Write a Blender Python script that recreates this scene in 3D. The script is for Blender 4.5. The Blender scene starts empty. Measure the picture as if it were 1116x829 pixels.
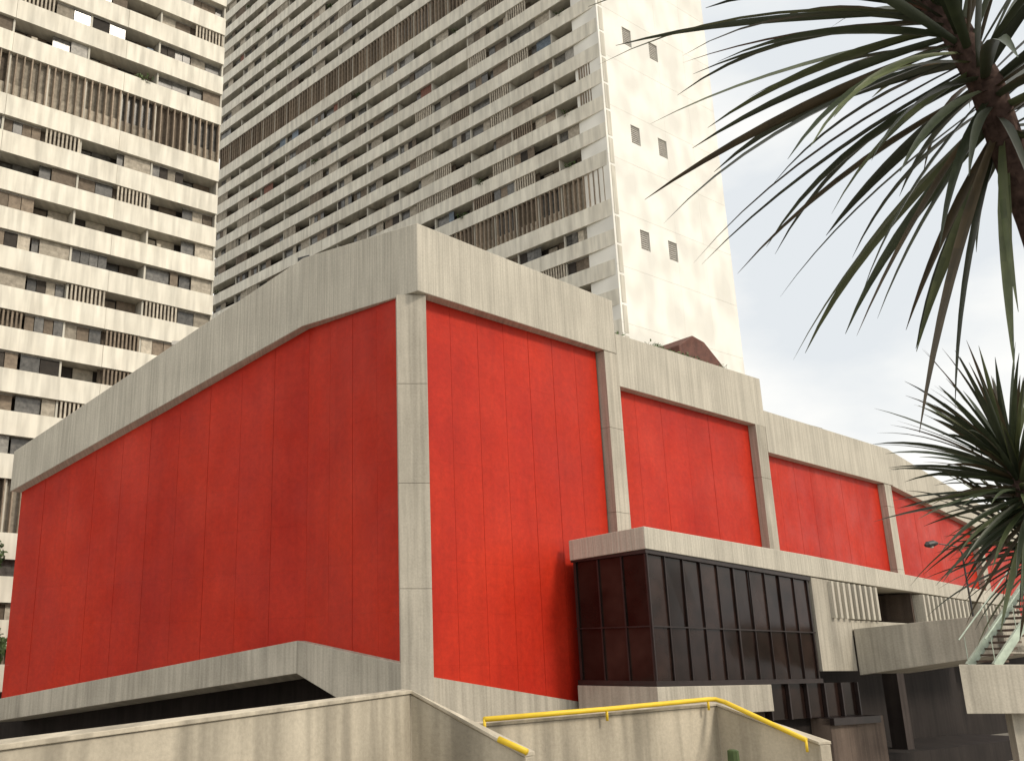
import bpy, math, random
from mathutils import Vector, Matrix
random.seed(7)
EYE=4.0   # eye height above the plaza; z values below are metres relative to eye level
sc=bpy.context.scene
V=Vector
def V2(a): return V((a[0],a[1]))
# ------------------------------------------------------------------ materials
def new_mat(name):
    m=bpy.data.materials.new(name); m.use_nodes=True
    nt=m.node_tree; return m,nt,nt.nodes['Principled BSDF']
def N(nt,t,**k):
    n=nt.nodes.new(t)
    for a,b in k.items(): setattr(n,a,b)
    return n
def uvmap(nt,sx,sy,sz=1):
    u=N(nt,'ShaderNodeUVMap'); mp=N(nt,'ShaderNodeMapping'); mp.inputs['Scale'].default_value=(sx,sy,sz)
    nt.links.new(u.outputs[0],mp.inputs[0]); return mp.outputs[0]
def noise(nt,vec,scale=1,detail=4,rough=.6):
    n=N(nt,'ShaderNodeTexNoise'); n.inputs['Scale'].default_value=scale; n.inputs['Detail'].default_value=detail
    n.inputs['Roughness'].default_value=rough; nt.links.new(vec,n.inputs['Vector']); return n.outputs['Fac']
def ramp(nt,fac,a,b,ca,cb):
    r=N(nt,'ShaderNodeValToRGB'); e=r.color_ramp.elements
    e[0].position=a; e[1].position=b; e[0].color=(*ca,1); e[1].color=(*cb,1)
    nt.links.new(fac,r.inputs[0]); return r.outputs[0]
def mul(nt,a,b,f=1.0):
    m=N(nt,'ShaderNodeMix',data_type='RGBA',blend_type='MULTIPLY'); m.inputs[0].default_value=f
    nt.links.new(a,m.inputs[6]); nt.links.new(b,m.inputs[7]); return m.outputs[2]
def bump(nt,h,strength,dist,bs,prev=None):
    b=N(nt,'ShaderNodeBump'); b.inputs['Strength'].default_value=strength; b.inputs['Distance'].default_value=dist
    nt.links.new(h,b.inputs['Height'])
    if prev: nt.links.new(prev,b.inputs['Normal'])
    nt.links.new(b.outputs[0],bs.inputs['Normal']); return b.outputs[0]
def g3(x): return (x,x,x)
def concrete(name,c0,c1,board=8.0,stain=.55,board_b=.35,rough=.85,fancy=True):
    m,nt,bs=new_mat(name)
    base=ramp(nt,noise(nt,uvmap(nt,.35,.35),1,5,.65),.3,.7,c0,c1)
    st=ramp(nt,noise(nt,uvmap(nt,1.6,.14),1,4,.6),.34,.56,g3(stain),g3(1))
    brd=noise(nt,uvmap(nt,board,.25),1,1,.5)
    bl=ramp(nt,brd,.38,.6,g3(.86),g3(1.04))
    c=mul(nt,mul(nt,base,st,.75),bl,.9)
    if fancy:
        fn=noise(nt,uvmap(nt,16,16),1,3,.7)
        c=mul(nt,c,ramp(nt,fn,.3,.65,g3(.80),g3(1.0)),.8)
    tn=N(nt,'ShaderNodeAttribute'); tn.attribute_name='tint'
    c=mul(nt,c,tn.outputs['Color'])
    nt.links.new(c,bs.inputs['Base Color']); bs.inputs['Roughness'].default_value=rough
    bs.inputs['Specular IOR Level'].default_value=.25
    if fancy:
        p=bump(nt,brd,board_b,.03,bs); bump(nt,fn,.35,.012,bs,p)
    return m
M={}
M['conc']=concrete('board_marked_concrete',(.42,.39,.325),(.56,.52,.44),stain=.66)
M['rib']=concrete('ribbed_concrete',(.50,.47,.40),(.61,.575,.49),board=14,stain=.80,board_b=.7)
M['parapet']=concrete('parapet_concrete',(.43,.385,.305),(.59,.535,.43),board=3.2,stain=.5,board_b=.2)
M['brownc']=concrete('dark_brown_concrete',(.075,.055,.045),(.13,.10,.08))
M['darkc']=concrete('undercroft_painted_shade',(.018,.014,.013),(.035,.028,.025),fancy=False)  # near-black colour paints in the shade on concrete below the overhang
M['white']=concrete('weathered_white_paint',(.74,.70,.60),(.84,.81,.71),board=2,stain=.76,board_b=.05,rough=.7,fancy=False)
M['endw']=concrete('end_wall_white',(.83,.82,.76),(.87,.86,.81),board=.4,stain=.98,board_b=.04,rough=.7,fancy=False)
def simple(name,col,rough=.6,spec=.4,var=.25,metal=0,usetint=True,scale=3):
    m,nt,bs=new_mat(name)
    c=ramp(nt,noise(nt,uvmap(nt,scale,scale),1,2,.6),.3,.7,tuple(x*(1-var) for x in col),tuple(x*(1+var) for x in col))
    if usetint:
        tn=N(nt,'ShaderNodeAttribute'); tn.attribute_name='tint'; c=mul(nt,c,tn.outputs['Color'])
    nt.links.new(c,bs.inputs['Base Color']); bs.inputs['Roughness'].default_value=rough
    bs.inputs['Specular IOR Level'].default_value=spec; bs.inputs['Metallic'].default_value=metal
    return m
# red enamelled panels
m,nt,bs=new_mat('red_panel'); M['red']=m
c=ramp(nt,noise(nt,uvmap(nt,.28,.2),1,6,.65),.33,.68,(.42,.018,.008),(.56,.034,.012))
f=ramp(nt,noise(nt,uvmap(nt,5,5),1,5,.8),.3,.7,g3(.80),g3(1.10))
s=ramp(nt,noise(nt,uvmap(nt,2.2,.12),1,4,.6),.35,.6,g3(.90),g3(1))
tn=N(nt,'ShaderNodeAttribute'); tn.attribute_name='tint'
c=mul(nt,mul(nt,mul(nt,c,f),s),tn.outputs['Color']); nt.links.new(c,bs.inputs['Base Color'])
r=ramp(nt,noise(nt,uvmap(nt,.5,.4),1,5,.6),.35,.7,g3(.38),g3(.66)); nt.links.new(r,bs.inputs['Roughness'])
bs.inputs['Specular IOR Level'].default_value=.2
bump(nt,noise(nt,uvmap(nt,.8,.5),1,3,.5),.16,.06,bs)
M['redb']=simple('red_joint_backing',(.12,.007,.005),.8,.1)
M['glass']=simple('bronze_glass',(.018,.010,.008),.16,.25,.5,scale=1)
M['mull']=simple('dark_bronze_metal',(.022,.014,.013),.4,.4)
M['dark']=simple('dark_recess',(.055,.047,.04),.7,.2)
M['win']=simple('apartment_glass',(.13,.125,.115),.2,.5,.4)
M['curt']=simple('curtain',(.50,.45,.37),.9,.1)
M['louv']=simple('louvre_brown',(.23,.185,.14),.7,.2)
M['redc']=simple('coloured_blind',(.36,.18,.14),.8,.1)
M['bluec']=simple('blue_blind',(.24,.29,.35),.8,.1)
M['yel']=simple('yellow_paint',(.75,.52,.03),.45,.4,.12)
M['metal']=simple('dark_metal',(.03,.03,.03),.5,.5)
M['rail']=simple('pale_green_rail',(.42,.50,.42),.5,.4)
M['copper']=simple('brown_hood',(.13,.055,.040),.6,.3)
M['green']=simple('foliage',(.055,.085,.028),.6,.3,.4)
M['bark']=simple('bark',(.07,.045,.038),.9,.1,.5,scale=30)
M['vent']=simple('grey_louvre',(.52,.50,.46),.7,.2)
m,nt,bs=new_mat('dracaena_leaf'); M['leaf']=m
c=ramp(nt,noise(nt,uvmap(nt,6,6),1,3,.6),.3,.7,(.024,.034,.018),(.058,.074,.038))
tn=N(nt,'ShaderNodeAttribute'); tn.attribute_name='tint'; c=mul(nt,c,tn.outputs['Color'])
nt.links.new(c,bs.inputs['Base Color']); bs.inputs['Roughness'].default_value=.42
m,nt,bs=new_mat('plaza_paving'); M['ground']=m
tc=N(nt,'ShaderNodeTexCoord'); 
br=N(nt,'ShaderNodeTexBrick'); br.inputs['Scale'].default_value=1; br.inputs['Color1'].default_value=(.27,.25,.22,1); br.inputs['Color2'].default_value=(.32,.30,.26,1)
br.inputs['Mortar'].default_value=(.1,.1,.09,1); br.inputs['Brick Width'].default_value=1.2; br.inputs['Row Height'].default_value=.6; br.inputs['Mortar Size'].default_value=.012
nt.links.new(tc.outputs['Object'],br.inputs['Vector'])
nn=noise(nt,tc.outputs['Object'],.3,6,.7); c=mul(nt,br.outputs[0],ramp(nt,nn,.3,.7,g3(.6),g3(1)))
nt.links.new(c,bs.inputs['Base Color']); bs.inputs['Roughness'].default_value=.9
# ------------------------------------------------------------------ mesh builder
class MB:
    def __init__(s): s.v=[];s.f=[];s.m=[];s.t=[];s.mats=[]
    def mi(s,k):
        if k not in s.mats: s.mats.append(k)
        return s.mats.index(k)
    def face(s,pts,k,t=1.0):
        n=len(s.v); s.v+= [tuple(p) for p in pts]; s.f.append(tuple(range(n,n+len(pts)))); s.m.append(s.mi(k)); s.t.append(t)
    def prism(s,poly,ext,k,t=1.0):
        a=[V(p) for p in poly]; b=[p+V(ext) for p in a]; n=len(s.v); L=len(a)
        s.v+=[tuple(p) for p in a+b]; i=s.mi(k)
        s.f.append(tuple(range(n,n+L))[::-1]); s.f.append(tuple(range(n+L,n+2*L)))
        for j in range(L): s.f.append((n+j,n+(j+1)%L,n+L+(j+1)%L,n+L+j))
        s.m+=[i]*(L+2); s.t+=[t]*(L+2)
    def box(s,o,a,b,c,k,t=1.0):
        o,a,b,c=V(o),V(a),V(b),V(c)
        s.prism([o,o+a,o+a+b,o+b],c,k,t)
    def vol(s,plan,zt,zb,k,t=1.0):
        L=len(plan); zt=zt if hasattr(zt,'__len__') else [zt]*L; zb=zb if hasattr(zb,'__len__') else [zb]*L
        n=len(s.v); i=s.mi(k)
        s.v+=[(p[0],p[1],z) for p,z in zip(plan,zb)]+[(p[0],p[1],z) for p,z in zip(plan,zt)]
        s.f.append(tuple(range(n,n+L))[::-1]); s.f.append(tuple(range(n+L,n+2*L)))
        for j in range(L): s.f.append((n+j,n+(j+1)%L,n+L+(j+1)%L,n+L+j))
        s.m+=[i]*(L+2); s.t+=[t]*(L+2)
    def tube(s,pts,radii,k,seg=8,t=1.0):
        n=len(s.v); pts=[V(p) for p in pts]; i=s.mi(k)
        for q,p in enumerate(pts):
            d=(pts[min(q+1,len(pts)-1)]-pts[max(q-1,0)]).normalized()
            x=d.cross(V((0,0,1))); x=x.normalized() if x.length>.05 else V((1,0,0)); y=d.cross(x)
            r=radii[q] if hasattr(radii,'__len__') else radii
            for a in range(seg):
                an=2*math.pi*a/seg; s.v.append(tuple(p+x*math.cos(an)*r+y*math.sin(an)*r))
        for q in range(len(pts)-1):
            for a in range(seg):
                b=(a+1)%seg; s.f.append((n+q*seg+a,n+q*seg+b,n+(q+1)*seg+b,n+(q+1)*seg+a)); s.m.append(i); s.t.append(t)
        s.f.append(tuple(n+a for a in range(seg))[::-1]); s.f.append(tuple(n+(len(pts)-1)*seg+a for a in range(seg))); s.m+=[i,i]; s.t+=[t,t]
    def done(s,name,parent=None,bevel=0,smooth=False,noz=False):
        me=bpy.data.meshes.new(name)
        me.from_pydata([(x,y,z+(0 if noz else EYE)) for x,y,z in s.v],[],s.f)
        for k in s.mats: me.materials.append(M[k])
        me.polygons.foreach_set('material_index',s.m)
        if smooth: me.polygons.foreach_set('use_smooth',[True]*len(s.f))
        import bmesh
        bm=bmesh.new(); bm.from_mesh(me)
        if not smooth: bmesh.ops.recalc_face_normals(bm,faces=bm.faces)
        bm.to_mesh(me); bm.free()
        uv=me.uv_layers.new(name='UVMap'); at=me.attributes.new('tint','FLOAT_COLOR','FACE')
        cols=[]
        for t in s.t:
            cols+= [t,t,t,1] if not hasattr(t,'__len__') else [t[0],t[1],t[2],1]
        at.data.foreach_set('color',cols)
        buf=[0]*(2*len(me.loops))
        for p in me.polygons:
            n=p.normal
            if abs(n.z)>.7:
                for li in p.loop_indices:
                    co=me.vertices[me.loops[li].vertex_index].co; buf[2*li]=co.x; buf[2*li+1]=co.y
            else:
                l=math.hypot(n.x,n.y) or 1; tx,ty=-n.y/l,n.x/l
                for li in p.loop_indices:
                    co=me.vertices[me.loops[li].vertex_index].co; buf[2*li]=co.x*tx+co.y*ty+n.x*37; buf[2*li+1]=co.z
        uv.data.foreach_set('uv',buf)
        ob=bpy.data.objects.new(name,me); sc.collection.objects.link(ob)
        if parent: ob.parent=parent
        if bevel:
            b=ob.modifiers.new('bevel','BEVEL'); b.width=bevel; b.segments=2; b.limit_method='ANGLE'
        return ob
def empty(name):
    e=bpy.data.objects.new(name,None); sc.collection.objects.link(e); return e
def offset(pts,d,closed=False):
    """offset a plan polyline (left-to-right seen from the front) inward by d, mitred"""
    P=[V2(p) for p in pts]; n=len(P); out=[]
    for i in range(n):
        e0=(P[i]-P[i-1]) if (i>0 or closed) else None
        e1=(P[(i+1)%n]-P[i]) if (i<n-1 or closed) else None
        if e0 is None: e0=e1
        if e1 is None: e1=e0
        e0=e0.normalized(); e1=e1.normalized()
        n0=V((-e0.y,e0.x)); n1=V((-e1.y,e1.x)); m=(n0+n1).normalized()
        out.append(P[i]+m*(d/max(.35,m.dot(n0))))
    return out
def band(mb,pts,zt,zb,off,thick,k,closed=False,t=1.0):
    a=offset(pts,off,closed); b=offset(pts,off+thick,closed); n=len(pts)
    nv=len(mb.v); i=mb.mi(k)
    for j in range(n): mb.v+=[(a[j].x,a[j].y,zb[j]),(a[j].x,a[j].y,zt[j]),(b[j].x,b[j].y,zt[j]),(b[j].x,b[j].y,zb[j])]
    for j in range(n if closed else n-1):
        p=nv+4*j; q=nv+4*((j+1)%n)
        for e in range(4):
            mb.f.append((p+e,q+e,q+(e+1)%4,p+(e+1)%4)); mb.m.append(i); mb.t.append(t)
    if not closed:
        for p in (nv,nv+4*(n-1)): mb.f.append((p,p+1,p+2,p+3)); mb.m.append(i); mb.t.append(t)
def panels(mb,P,Q,zt0,zt1,zb0,zb1,w,k='red',thick=.1):
    P,Q=V2(P),V2(Q); L=(Q-P).length; n=max(1,round(L/w)); d=(Q-P)/L; nin=V((-d.y,d.x)); g=.006; h=.0008; H=1.5
    l=lambda x,y,t:x+(y-x)*t
    for i in range(n):
        a=i/n; b=(i+1)/n; sa=a*L+(g if i else 0); sb=b*L-(g if i<n-1 else 0); tc=random.uniform(.95,1.03)
        ta,tb,ba,bb=l(zt0,zt1,a),l(zt0,zt1,b),l(zb0,zb1,a),l(zb0,zb1,b)
        top=max(ta,tb); lo=min(ba,bb); z=math.floor(lo/H)*H
        oc=random.uniform(-.004,.004)
        while z<top:
            o=oc+random.uniform(-.001,.001)
            A=P+d*sa+nin*o; B=P+d*sb+nin*o
            y0,y1=z+h,z+H-h
            cl=lambda v,x0,x1:max(x0,min(x1,v))
            a0,b0,a1,b1=cl(y0,ba,ta),cl(y0,bb,tb),cl(y1,ba,ta),cl(y1,bb,tb)
            if a1-a0>.01 or b1-b0>.01:
                if a1-a0<.01: a1=a0+.01
                if b1-b0<.01: b1=b0+.01
                mb.prism([(A.x,A.y,a0),(B.x,B.y,b0),(B.x,B.y,b1),(A.x,A.y,a1)],(nin.x*thick,nin.y*thick,0),k,tc*random.uniform(.985,1.012))
            z+=H
# ------------------------------------------------------------------ theatre building
th=empty('theatre_building')
L_=(-14.85,40.78);F_=(-1.96,32.0);AM=(1.86,27.8);A0=(1.2,28.1);A1=(2.12,28.1);B_=(9.26,33.8);C_=(17.1,39.8);D_=(26.5,47.5);E_=(35.4,55.0);G_=(46.4,64.0)
Be=(9.26+.35,33.8+.28); Bb=(-1.5,50.0);Lb=(-7.5,54.0)
ring=[L_,F_,AM,Be,Bb,Lb]
ft=[8.85,14.05,13.4,13.2,13.2,10.6]; fb=[7.1,11.44,11.1,11.1,11.1,8.5]
ring2=[L_,F_,A0,A1,B_,Bb,Lb]
ft2=[8.85,14.05,13.4,13.4,13.18,13.2,10.6]; fb2=[7.1,11.44,11.15,11.12,11.1,11.1,8.5]
rb=[-1.36,.76,.05,-.30,-1.45,-1.4,-1.4]
mb=MB(); band(mb,ring,ft,fb,0,.8,'rib',closed=True); mb.done('roof_fascia',th,bevel=.025)
mb=MB(); core=offset(ring2,.55,True)
mb.vol(core,[z-.7 for z in ft2],rb,'conc'); mb.done('auditorium_core',th)
red=offset(ring2,.36,True)
mb=MB()
def seg(i,j,w): panels(mb,red[i],red[j],fb2[i]+.05,fb2[j]+.05,rb[i],rb[j],w)
seg(0,1,1.5); seg(1,2,1.1); seg(3,4,1.3); seg(4,5,1.5); seg(6,0,1.5)
mb.done('red_cladding_main',th)
mb=MB(); i5=offset(ring2,.48,True)
mb.vol(i5,[z-.9 for z in ft2],[z+.01 for z in rb],'redb'); mb.done('cladding_backing',th)
mb=MB(); band(mb,[L_,F_,A0],[-1.37,.755,.045],[-2.2,-.25,-1.9],.0,2.0,'conc'); mb.done('base_beam',th,bevel=.02)
mb=MB(); band(mb,[A1,B_],[-.305,-1.455],[-4,-4],.14,.7,'conc'); mb.done('base_wall',th)
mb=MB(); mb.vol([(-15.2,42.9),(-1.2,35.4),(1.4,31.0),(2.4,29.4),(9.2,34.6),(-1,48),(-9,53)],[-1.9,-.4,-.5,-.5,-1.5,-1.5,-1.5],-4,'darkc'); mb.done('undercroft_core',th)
def column(mb,c,w,z0,z1,d=(.79,.613),off=.004,dep=.95,k='conc'):
    d=V2(d).normalized(); nin=V((-d.y,d.x)); o=V2(c)-d*w/2+nin*off
    z=z0
    while z<z1-.01:
        h=min(3.05,z1-z)
        mb.box((o.x,o.y,z),(d.x*w,d.y*w,0),(nin.x*dep,nin.y*dep,0),(0,0,h-.008),k,random.uniform(1.0,1.07)); z+=h
mb=MB()
column(mb,((A0[0]+A1[0])/2,28.1),.92,-4,11.1,(1,0)); column(mb,(9.36,33.88),.78,-4,11.09)
column(mb,C_,.75,1.4,9.79); column(mb,(26.3,47.33),.7,1.4,8.6); column(mb,(35.2,54.83),.7,1.4,7.3)
mb.done('columns',th,bevel=.012)
bays=[(B_,C_,11.9,11.9,9.85,9.75),(C_,D_,10.5,10.5,8.66,8.62),(D_,E_,10.5,8.95,8.58,7.38),(E_,G_,8.95,8.3,7.25,6.5)]
back=V((-.62,.785))
mbf=MB(); mbr=MB(); mbc=MB()
for i,(P,Q,t0,t1,b0,b1) in enumerate(bays):
    P,Q=V2(P),V2(Q); d=(Q-P).normalized(); nin=V((-d.y,d.x))
    P1=P+d*(.46 if i==0 else .42); Q1=Q+d*.40
    band(mbf,[P1,Q1],[t0,t1],[b0,b1],0,.7,'rib')
    a=P+d*.2+nin*.34; b=Q-d*.2+nin*.34
    panels(mbr,a,b,b0+.05,b1+.05,1.35,1.35,1.5)
    a=P+nin*.46; b=Q+nin*.46+d*.2
    mbr.vol([a,b,b+nin*.4,a+nin*.4],[b0+.3,b1+.3,b1+.3,b0+.3],1.3,'redb')
    a=P1+nin*.9; b=Q1+nin*.9
    mbc.vol([a,b,b+back*13,a+back*13],[t0-.5,t1-.5,t1-.5,t0-.5],1.28,'conc')
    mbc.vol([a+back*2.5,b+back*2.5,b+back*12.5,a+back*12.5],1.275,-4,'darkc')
    if i<3: band(mbf,[Q1-d*.002,Q1+back*13],[t1-.004]*2,[b1]*2,0,.5,'rib')
mbf.done('bay_fascia',th,bevel=.02); mbr.done('red_cladding_bays',th); mbc.done('bay_core',th)
# foyer box in front
G0=V((8.8,29.7)); g=V((.792,.610)); mo=V((.610,-.792)); K0=V((6.93,31.9))
def BP(s,o=0): return G0+g*s+mo*o
def sbox(mb,s0,s1,z0,z1,o0,o1,k,t=1.0,z0b=None,z1b=None):
    a=BP(s0,o0);b=BP(s1,o0);c=BP(s1,o1);d=BP(s0,o1)
    zb=[z0,z0 if z0b is None else z0b]; zt=[z1,z1 if z1b is None else z1b]
    mb.vol([a,b,c,d],[zt[0],zt[1],zt[1],zt[0]],[zb[0],zb[1],zb[1],zb[0]],k,t)
mb=MB(); band(mb,[K0,G0,BP(9.75),BP(29)],[3.93,4.1,3.86,3.15],[3.28,3.42,3.1,2.62],0,.35,'rib')
mb.done('foyer_parapet',th,bevel=.02)
mb=MB(); q=offset([K0,G0,BP(9.75),BP(29)],.3)
mb.vol([q[0],q[1],q[2],q[3],(31,51.5),(10,34.6)],[3.5,3.6,3.4,2.8,2.8,3.5],[3.3,3.44,3.12,2.64,2.64,3.3],'conc'); mb.done('foyer_roof',th)
mb=MB()
# individual panes, each very slightly out of true so reflections break up
def pane(P,Q,z0,z1):
    P,Q=V2(P),V2(Q); d=(Q-P).normalized(); n=V((-d.y,d.x)); P=P+n*.16; Q=Q+n*.16
    e=[random.uniform(-.012,.012) for _ in range(3)]
    mb.prism([(P.x,P.y,z0),(Q.x+n.x*e[0],Q.y+n.y*e[0],z0),(Q.x+n.x*e[1],Q.y+n.y*e[1],z1),(P.x+n.x*e[2],P.y+n.y*e[2],z1)],(n.x*.03,n.y*.03,0),'glass',random.uniform(.6,1.6))
def mull(p,d,z0,z1,w=.07):
    n=V((d.y,-d.x)); o=p-d*w/2-n*.15
    mb.box((o.x,o.y,z0),(d.x*w,d.y*w,0),(n.x*.05,n.y*.05,0),(0,0,z1-z0),'mull')
dl=(G0-K0).normalized(); LL=(G0-K0).length
for i in range(4): mull(K0+dl*(.1+i*(LL-.2)/3),dl,-.6,3.4,.09 if i in(0,3) else .05)
for i in range(3):
    a=K0+dl*(.1+i*(LL-.2)/3); b=K0+dl*(.1+(i+1)*(LL-.2)/3)
    for z0,z1 in((-.6,1.12),(1.12,3.4)): pane(a,b,z0,z1)
for i in range(11): mull(BP(.12+i*.945),g,-.6,3.42-.03*i,.08 if i in(0,5,10) else .04)
for i in range(10):
    for z0,z1 in((-.6,1.12),(1.12,3.3)): pane(BP(.12+i*.945),BP(.12+(i+1)*.945),z0,z1)
band(mb,[K0,G0,BP(9.7)],[1.145]*3,[1.105]*3,.09,.06,'mull')
band(mb,[K0,G0,BP(9.7)],[3.4,3.41,3.09],[3.22,3.3,2.95],.05,.1,'mull')
band(mb,[K0,G0,BP(9.7)],[-.45]*3,[-.6]*3,.05,.1,'mull')
sbox(mb,6.2,12.6,-1.75,-.6,-.25,-.3,'glass')
for i in range(6): sbox(mb,6.25+i*1.2,6.33+i*1.2,-1.75,-.6,-.12,-.24,'mull')
mb.done('foyer_glazing',th)
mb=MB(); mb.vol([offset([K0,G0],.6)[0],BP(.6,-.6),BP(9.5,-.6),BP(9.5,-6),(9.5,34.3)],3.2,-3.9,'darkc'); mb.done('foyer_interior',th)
mb=MB(); band(mb,[K0,G0,BP(6.2)],[-.61]*3,[-1.45]*3,0,.8,'conc'); band(mb,[K0,G0,BP(6.2)],[-1.45]*3,[-4]*3,.35,.4,'brownc')
mb.done('foyer_base',th,bevel=.02)
mb=MB()
sbox(mb,9.76,12.3,-.2,3.08,-.05,-.5,'conc',1.0,-.2,2.98)
sbox(mb,12.3,29,1.25,1.62,-.04,-3.2,'conc')
sbox(mb,12.3,14.9,1.62,2.98,-.55,-.8,'conc',.7)
sbox(mb,18.3,29,1.62,2.6,-.55,-.8,'conc',.7)
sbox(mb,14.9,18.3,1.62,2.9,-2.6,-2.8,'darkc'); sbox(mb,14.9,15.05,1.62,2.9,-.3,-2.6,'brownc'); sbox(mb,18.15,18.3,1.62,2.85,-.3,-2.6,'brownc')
for s0,s1 in((10.9,14.8),(18.4,23.8),(24.2,29)):
    n=int((s1-s0)/.42)
    for i in range(n):
        s=s0+i*.42; zt=3.02-(s-9.75)*.024
        sbox(mb,s,s+.16,1.66,zt,.10,-.42,'rib',random.uniform(.95,1.05))
mb.done('gallery_wall',th,bevel=.008)
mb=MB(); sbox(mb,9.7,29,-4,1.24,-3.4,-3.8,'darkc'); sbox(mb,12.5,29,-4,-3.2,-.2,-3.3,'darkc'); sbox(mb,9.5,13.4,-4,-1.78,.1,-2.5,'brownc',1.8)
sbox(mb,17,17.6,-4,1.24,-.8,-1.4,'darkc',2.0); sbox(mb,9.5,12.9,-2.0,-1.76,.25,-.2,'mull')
mb.done('undercroft',th)
ba=BP(12.3); bd=V((.651,-.759)); be=ba+bd*4.88
mb=MB()
mb.prism([(ba.x,ba.y,-.35),(be.x,be.y,.37),(be.x,be.y,1.67),(ba.x,ba.y,1.3)],(g.x*.25,g.y*.25,0),'conc')
mb.vol([ba+g*.25,be+g*.25,be+g*4,ba+g*4],[.1,.7,.7,.1],[-.3,.42,.42,-.3],'conc')
mb.prism([(be.x,be.y,.375),(be.x+g.x*3.6,be.y+g.y*3.6,.375),(be.x+g.x*3.6,be.y+g.y*3.6,1.665),(be.x,be.y,1.665)],(-bd.x*.22,-bd.y*.22,0),'conc')
mb.done('balcony',th,bevel=.015)
# stair on the right
st=empty('outdoor_staircase')
mb=MB()
mb.box((16.75,28.0,-1.28),(5.5,.4,0),(1.1,1.8,0),(0,0,1.3),'conc')
mb.box((18.35,28.6,-4),(.75,.05,0),(.2,.6,0),(0,0,2.71),'conc')
mb.done('landing',st,bevel=.015)
mb=MB()
sd=V((.97,.24)); so=V((18.75,29.6)); sw=V((-.05,1.0))
for j,o in enumerate((0,1.2)):
    a=so+sw*o
    mb.prism([(a.x,a.y,.05),(a.x+sd.x*4.6,a.y+sd.y*4.6,4.3),(a.x+sd.x*4.6,a.y+sd.y*4.6,4.0),(a.x+sd.x*.2,a.y+sd.y*.2,-.1)],(sw.x*.1,sw.y*.1,0),'rail')
for i in range(22):
    a=so+sd*(.15+i*.2)+sw*.1
    mb.box((a.x,a.y,-.1+i*.185),(sd.x*.3,sd.y*.3,0),(sw.x*1.1,sw.y*1.1,0),(0,0,.06),'brownc',1.5)
for o in (.05,1.25):
    a0=so+sw*o
    mb.tube([(a0.x-.1,a0.y,.75),(a0.x+sd.x*4.6,a0.y+sd.y*4.6,5.0)],.022,'rail')
    for i in range(5):
        a=a0+sd*(.1+i*1.0); mb.tube([(a.x,a.y,.05+i*.93),(a.x,a.y,.85+i*.93)],.013,'rail',6)
mb.done('flight',st)
# roof items
mb=MB()
o=V((13.6,38.7))
pr=[(o.x,o.y,11.2),(o.x,o.y,13.0),(o.x+.8,o.y+.5,13.6),(o.x+1.5,o.y+1.1,13.5),(o.x+2.5,o.y+1.9,12.7),(o.x+3.1,o.y+2.4,12.2),(o.x+3.1,o.y+2.4,11.2)]
mb.prism(pr,(-1.2,1.9,0),'copper'); mb.box((o.x-.3,o.y-.2,11.2),(2.4,1.8,0),(.1,-.14,0),(0,0,1.25),'copper',.7)
mb.done('rooftop_hood',th,bevel=.05)
mb=MB(); mb.box((21.6,44.6,10),(.8,.6,0),(-.5,.7,0),(0,0,.95),'conc',.6); mb.tube([(-2.0,32.6,13.2),(-2.0,32.6,14.15)],.04,'metal'); mb.box((-2.2,32.5,14.1),(.42,-.1,.08),(.05,.2,0),(0,0,.16),'metal')
mb.tube([(-7.2,36.4,11.2),(-7.2,36.4,12.25)],.03,'metal'); mb.box((-7.4,36.3,12.2),(.35,0,0),(0,.25,0),(0,0,.16),'vent')
mb.done('roof_fittings',th)
def leaves(mb,c,r,n,size,k='green',drop=0):
    for _ in range(n):
        while True:
            p=V((random.uniform(-1,1),random.uniform(-1,1),random.uniform(-1,1)))
            if p.length<1: break
        q=V(c)+V((p.x*r[0],p.y*r[1],p.z*r[2])); a=V((random.gauss(0,1),random.gauss(0,1),random.gauss(0,1))).normalized(); b=a.orthogonal().normalized()
        s=size*random.uniform(.5,1.3); mb.face([q-a*s,q+b*s*.45,q+a*s,q-b*s*.45],k,random.uniform(.45,1.7)*(1+.3*p.z))
mb=MB()
for _ in range(26):
    t=random.random()**1.4; P=V2(B_)+(V2(C_)-V2(B_))*(.03+t*.75)+back*.45+V((.3,.2)); leaves(mb,(P.x,P.y,11.88+random.uniform(-.1,.15)),(.5,.35,random.uniform(.1,.28)),50,.09)
mb.done('rooftop_plants')
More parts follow.
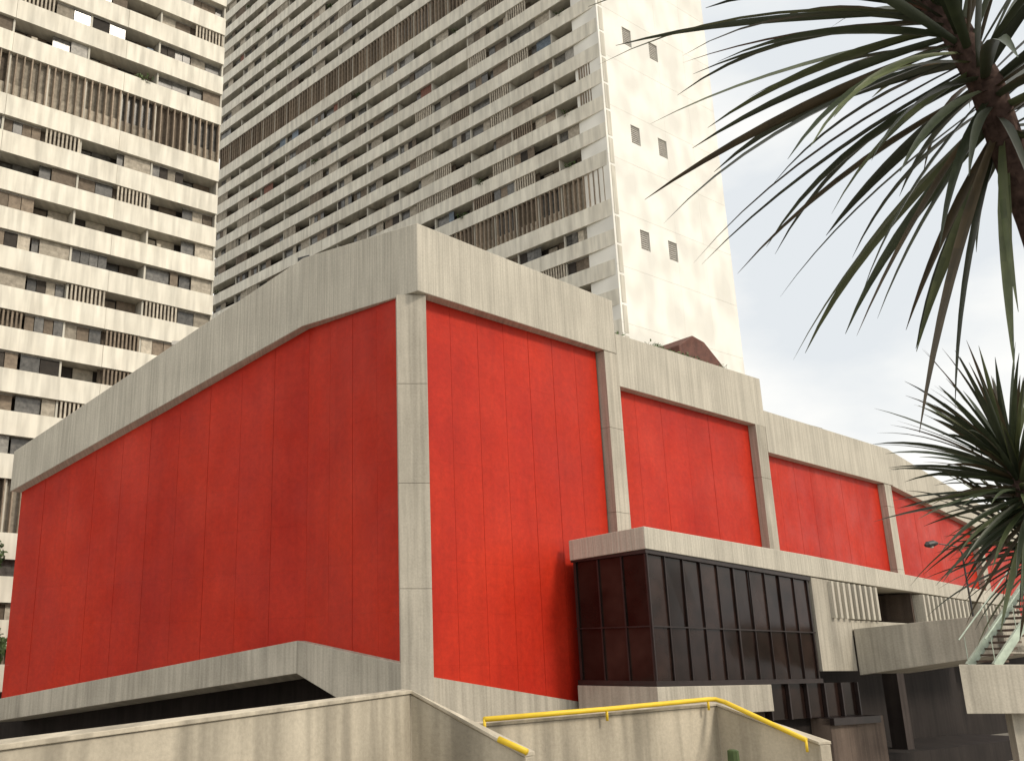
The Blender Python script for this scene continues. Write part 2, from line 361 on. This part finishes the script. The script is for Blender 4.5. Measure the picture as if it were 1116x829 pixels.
# ------------------------------------------------------------------ apartment towers
def floors(dz):
    seq=[]; z=-4
    for k in range(4): seq.append((z,3.0+dz/4,0)); z+=3.0+dz/4
    for b in range(3):
        seq.append((z,5.0,1)); z+=5
        for k in range(9): seq.append((z,2.78,0)); z+=2.78
    return seq,z
def tower(name,c,du,L,W,hp,endwall,dz):
    e=empty(name); c=V2(c); du=V2(du).normalized()
    nout=V((du.y,-du.x))
    if nout.dot(c)>0: nout=-nout
    nin=-nout; seq,top=floors(dz); mb=MB(); mw=MB()
    def bx(m,s0,s1,d0,d1,z0,z1,k,t=1.0):
        o=c+du*s0+nin*d0
        m.box((o.x,o.y,z0),(du.x*(s1-s0),du.y*(s1-s0),0),(nin.x*(d1-d0),nin.y*(d1-d0),0),(0,0,z1-z0),k,t)
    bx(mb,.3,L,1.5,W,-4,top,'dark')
    bx(mb,0,L+.3,.02,W+.2,top,top+1.2,'white')
    bay=2.75; nb=int(L/bay)
    for (z,h,mech) in seq:
        p=hp if not mech else 1.5
        seg=bay*3; s=0
        while s<L-.1:
            s1=min(s+seg,L); bx(mw,s+.012,s1-.012,random.uniform(-.02,.02),.16,z-.12,z+p,'white',random.uniform(.95,1.04)); s=s1
        bx(mw,0.02,L-.02,.18,1.6,z-.1,z+.12,'white',.85)
        so=z+p; eo=z+h-.13
        for b in range(nb):
            s0=b*bay; s1=s0+bay
            if b%2==0 or mech: bx(mw,s0-.07,s0+.07,.25,1.6,z+.12,eo,'white',.75)
            r=random.random()
            if mech:
                for q in range(5):
                    ss=s0+.1+q*.55
                    bx(mb,ss,ss+.09,.05,.4,so,eo,'louv',random.uniform(.8,1.6))
                bx(mb,s0+.1,s1-.02,.5,.56,so,eo,'curt' if r<.3 else ('louv' if r<.6 else 'win'),random.uniform(.4,.9))
                if random.random()<.6: bx(mb,s0+.1,s1-.02,.42,.48,so,so+h*.22,'curt',random.uniform(.6,1.2))
                continue
            if r<.14:
                for q in range(9):
                    ss=s0+.12+q*.29; bx(mb,ss,ss+.13,.10,.2,so,eo,'curt' if (b+int(z))%3 else 'louv',random.uniform(.8,1.1))
                bx(mb,s0,s1,.75,.8,so,eo,'louv',.6)
            elif r<.46:
                n=random.choice((2,3,4)); w=(bay-.16)/n; rd=random.choice((.25,.4,.6))
                for q in range(n):
                    k=random.choice(('win','win','win','curt','louv','louv','dark')); bx(mb,s0+.1+q*w,s0+.06+(q+1)*w,rd+.03*(q%2),rd+.04+.03*(q%2),so,eo,k,random.uniform(.5,1.1))
                bx(mb,s0+.08,s1-.08,rd-.03,rd+.07,eo-.07,eo,'vent',.7)
            elif r<.78:
                k=random.choice(('win','curt','louv','louv')); bx(mb,s0+.1,s0+bay*.55,1.35,1.45,z+.12,eo,k,random.uniform(.5,1.1))
                if random.random()<.6: bx(mb,s0+bay*.6,s1-.1,1.3,1.4,z+.12,eo-.2,random.choice(('curt','win','louv')),random.uniform(.5,1.1))
                if random.random()<.12: leaves(mb,(*(c+du*(s0+1.3)+nin*.1),so+.1),(.8,.3,.4),60,.16)
                if random.random()<.25:
                    a=s0+random.uniform(.2,1.6); bx(mb,a,a+random.uniform(.3,.9),.5,.55,so-.3,so+random.uniform(.3,.8),random.choice(('redc','bluec','curt','vent','curt')),random.uniform(.7,1.3))
            else:
                k=random.choice(('curt','vent','louv','louv','curt','curt','redc' if random.random()<.25 else 'curt','bluec' if random.random()<.25 else 'curt')); a=random.uniform(.25,.8)
                bx(mb,s0+.1,s0+bay*a,.32,.37,so,eo,k,random.uniform(.5,.95)); bx(mb,s0+bay*a+.02,s1-.1,.5,.54,so,eo,'win',random.uniform(.5,1.2))
    if endwall:
        ew=V((.81,.586)); no=V((.586,-.81)); WW=17.6; c0=c
        ms=MB()
        def ex(s0,s1,d0,d1,z0,z1,k,t=1.0):
            o=c0+ew*s0-no*d0
            ms.box((o.x,o.y,z0),(ew.x*(s1-s0),ew.y*(s1-s0),0),(-no.x*(d1-d0),-no.y*(d1-d0),0),(0,0,z1-z0),k,t)
        wz=[36.0+10.65*k for k in range(-3,7)]
        ex(.0,WW,.5,3.0,-4,top+1.2,'endw')
        cuts=[z for z in [-4+5.325*i for i in range(0,24)] if z<top]
        for i,z0 in enumerate(cuts):
            z1=min(z0+5.325,top+1.2)
            win=[w for w in wz if z0<=w<z1 and w>30]
            cols=[(0,3.6),(3.6,4.9),(4.9,7.6),(7.6,8.9),(8.9,13.2),(13.2,WW)]
            for j,(a,b) in enumerate(cols):
                t=1-random.uniform(0,.03)
                if j in(1,3) and win:
                    w0=win[0]-.4; w1=w0+1.9
                    ex(a,b,0,.5,z0+.0,w0,'endw',t); ex(a,b,0,.5,w1,z1-.02,'endw',t)
                    for q in range(9): ex(a+.06,b-.06,.12,.3,w0+.05+q*.21,w0+.17+q*.21,'vent',.85)
                    ex(a,b,.33,.4,w0,w1,'dark')
                else: ex(a+(.0 if j not in(4,5) else .01),b,0,.5,z0,z1-.02,'endw',t)
        ms.done('end_wall',e)
    mb.done('recesses_and_windows',e); mw.done('balcony_parapets',e)
    return e
tower('apartment_tower',(-10.9,68.0),(-.81,-.586),46,16,1.45,False,-1.6)
tower('apartment_tower',(22.4,77.0),(-.651,.759),68,14,1.34,True,0)
# ------------------------------------------------------------------ ramps with parapets in front
def pwall(mb,pts,zt,thick,k='parapet',zb=-4):
    band(mb,pts,zt,[zb]*len(pts),0,thick,k)
r1=empty('ramp_parapet')
mb=MB(); P=[(-6.2,3.2),(-3.15,9.0),(.78,15.0),(2.28,14.0)]
pwall(mb,P,[-1.05,-.72,-.41,-1.2],.28); mb.done('wall',r1,bevel=.015)
mb=MB(); band(mb,P,[-.99,-.66,-.35,-1.14],[-1.045,-.715,-.405,-1.195],-.03,.34,'parapet',t=1.12); mb.done('coping',r1,bevel=.01)
mb=MB(); mb.tube([(1.95,14.2,-.98),(2.3,13.97,-1.13)],.045,'yel'); mb.done('handrail_end',r1,smooth=True)
r2=empty('ramp_parapet')
mb=MB(); P=[(2.0,17.0),(7.13,20.2),(8.19,18.2)]
pwall(mb,P,[-.99,-.78,-1.36],.28)
band(mb,P,[-.93,-.72,-1.30],[-.985,-.775,-1.355],-.03,.34,'parapet',t=1.12)
pwall(mb,[(8.35,18.9),(13,23.5)],[-2.0,-2.6],.3)
mb.done('wall',r2,bevel=.012)
mb=MB()
pts=[(2.1,16.92,-.86),(4.5,18.4,-.76),(6.85,19.85,-.64),(7.02,19.9,-.64),(7.15,19.75,-.69),(7.95,18.2,-1.27)]
mb.tube(pts,.045,'yel',10)
for a in (0,1,2,5): mb.tube([pts[a],(pts[a][0],pts[a][1],pts[a][2]-.2)],.025,'yel')
mb.done('handrail',r2,smooth=True)
mb=MB(); mb.vol([(2.2,14.4),(7,19.4),(8.0,18.3),(4.5,12.5)],[-2.2,-2.2,-2.6,-2.6],-4,'parapet'); mb.vol([(-5.4,4),(-2.7,9.2),(1,14.7),(-2,17),(-9,9)],-1.7,-4,'parapet')
mb.done('walkway')
# ------------------------------------------------------------------ lamp
mb=MB(); mb.tube([(21.3,34.3,.7),(21.3,34.3,3.8),(21.15,34.3,4.02),(20.5,34.2,4.1)],[.035,.03,.025,.02],'metal')
mb.tube([(20.45,34.2,4.12),(20.3,34.2,4.12),(20.05,34.15,4.07),(19.95,34.12,4.03)],[.04,.11,.11,.05],'metal',10); mb.tube([(20.2,34.2,4.05),(20.2,34.2,3.96)],[.09,.06],'vent',10)
mb.done('street_lamp')
# ------------------------------------------------------------------ dracaenas
p_=math.radians(16.45)
def blade(mb,base,d,L,w,droop,t):
    d=d.normalized(); seg=9; pos=V(base); side=d.cross(V((0,0,1)))
    side=side.normalized() if side.length>.1 else V((1,0,0))
    tw=random.uniform(-.9,.9); side=(Matrix.Rotation(tw,3,d)@side); n=len(mb.v); i=mb.mi('leaf')
    for q in range(seg+1):
        f=q/seg; ww=w*(.45+1.6*f if f<.3 else .93*(1-((f-.3)/.7)**1.7))+.0008
        up=side.cross(d).normalized()
        mb.v+=[tuple(pos-side*ww+up*ww*.45),tuple(pos),tuple(pos+side*ww+up*ww*.45)]
        d=(d+V((0,0,-droop/seg*(.5+f)))).normalized(); pos=pos+d*(L/seg)
        side=(side-d*side.dot(d)).normalized()
    for q in range(seg):
        for a in (0,1): mb.f.append((n+3*q+a,n+3*q+a+1,n+3*q+4+a,n+3*q+3+a)); mb.m.append(i); mb.t.append(t)
def tint():
    r=random.random()
    if r<.18: return (1.6,.9,.9)
    if r<.36: return (2.4,2.2,1.9)
    v=random.uniform(.5,1.3); return (v,v,v)
def rosette(mb,hub,path,axis,n,L,w,lo,hi,droop):
    """leaves spring from points along path, youngest (most upright) at the hub"""
    hub=V(hub); axis=V(axis).normalized(); x=axis.orthogonal().normalized(); y=axis.cross(x)
    for i in range(n):
        f=i/n; az=i*2.39996+random.uniform(-.3,.3); pol=math.radians(lo+(hi-lo)*f+random.uniform(-12,12))
        d=axis*math.cos(pol)+(x*math.cos(az)+y*math.sin(az))*math.sin(pol)
        k=f*(len(path)-1); j=min(int(k),len(path)-2); b=V(path[j]).lerp(V(path[j+1]),k-j)
        blade(mb,hub+b,d,L*random.uniform(.68,1.14),w*random.uniform(.75,1.25),droop*random.uniform(.4,1.4),tint())
t1=empty('dracaena_tree')
hub=V((1.84,2.62,2.03)); stem=[(-.03,0,.05),(.06,0,-.10),(.12,0,-.30),(.15,.01,-.50)]
mb=MB(); rosette(mb,hub,stem,(-.66,-.05,.72),135,1.0,.019,12,118,.62); mb.done('leaves',t1,smooth=True)
mb=MB(); mb.tube([hub+V(q) for q in stem]+[hub+V((.19,.01,-.75)),hub+V((.28,.05,-1.2)),hub+V((.62,.1,-2.4)),hub+V((.7,.1,-6))],[.03,.044,.048,.048,.05,.06,.09,.14],'bark',12); mb.done('trunk',t1,smooth=True)
t2=empty('dracaena_tree')
mb=MB(); h2=V((3.44,5.0,1.03)); rosette(mb,h2,[(0,0,0),(.08,0,-.3)],(-.35,-.1,.85),180,.68,.0165,12,120,.5)
rosette(mb,(3.66,5.3,.72),[(0,0,0),(.03,0,-.2)],(-.3,-.1,.9),90,.58,.015,15,115,.5); mb.done('leaves',t2,smooth=True)
mb=MB(); mb.tube([h2,h2+V((.1,0,-.4)),h2+V((.5,0,-2)),h2+V((.6,0,-5))],[.03,.04,.06,.1],'bark'); mb.tube([(3.66,5.3,.72),(3.9,5.3,-.5),(4.0,5.1,-2)],[.03,.04,.06],'bark'); mb.done('trunk',t2,smooth=True)
# tree behind the left end
tt=empty('broadleaf_tree')
mb=MB(); mb.tube([(-24,58,-4),(-23.8,58,0),(-23.5,58,4)],[.35,.28,.12],'bark'); mb.tube([(-23.8,58,0),(-22.5,57.5,3)],[.15,.06],'bark'); mb.done('trunk',tt)
mb=MB()
for c in ((-24,58,5),(-22.6,57,3.2),(-25.5,58.5,3.5),(-23,59,6.4),(-22,58,1)): leaves(mb,c,(1.6,1.6,1.4),900,.2)
mb.done('crown',tt)
mb=MB(); mb.tube([(6.05,16.6,-1.6),(6.05,16.6,-1.32),(6.05,16.6,-1.3)],[.10,.09,.05],'green',10); mb.tube([(6.05,16.6,-4),(6.05,16.6,-1.6)],.05,'metal'); mb.done('bollard_lamp')
mb=MB(); S=1500; mb.face([(-S,-S,-4),(S,-S,-4),(S,S,-4),(-S,S,-4)],'ground'); mb.done('ground')
# ------------------------------------------------------------------ sky, sun
w=bpy.data.worlds.new('World'); sc.world=w; w.use_nodes=True; nt=w.node_tree; bg=nt.nodes['Background']
sk=N(nt,'ShaderNodeTexSky',sky_type='NISHITA'); sk.sun_disc=False
sdir=V((.62,-.46,.62)).normalized(); el=math.asin(sdir.z); az=math.atan2(sdir.x,sdir.y)
sk.sun_elevation=el; sk.sun_rotation=az
tc=N(nt,'ShaderNodeTexCoord'); mp=N(nt,'ShaderNodeMapping'); mp.inputs['Scale'].default_value=(1.3,1.3,2.6); mp.inputs['Location'].default_value=(.4,.2,.1)
nt.links.new(tc.outputs['Generated'],mp.inputs[0])
nf=noise(nt,mp.outputs[0],1.4,7,.5)
cl=ramp(nt,nf,.34,.54,(8.6,9.0,9.3),(13.4,12.9,11.9))
mx=N(nt,'ShaderNodeMix',data_type='RGBA'); mx.inputs[0].default_value=.96
nt.links.new(sk.outputs[0],mx.inputs[6]); nt.links.new(cl,mx.inputs[7]); nt.links.new(mx.outputs[2],bg.inputs[0]); bg.inputs[1].default_value=.095
sl=bpy.data.lights.new('sun','SUN'); sl.energy=2.2; sl.angle=math.radians(10); sl.color=(1,.89,.74)
so_=bpy.data.objects.new('sun',sl); sc.collection.objects.link(so_); so_.rotation_euler=(-sdir).to_track_quat('-Z','Y').to_euler()
# ------------------------------------------------------------------ camera
cd=bpy.data.cameras.new('camera'); cam=bpy.data.objects.new('camera',cd); sc.collection.objects.link(cam)
cd.sensor_width=36; cd.lens=36*1050/1116; cd.shift_x=168/1116; cd.clip_start=.05; cd.clip_end=4000
cam.location=(0,0,EYE); cam.rotation_euler=(math.radians(90)+p_,0,0)
sc.camera=cam
sc.view_settings.view_transform='Standard'; sc.view_settings.look='None'; sc.view_settings.exposure=0
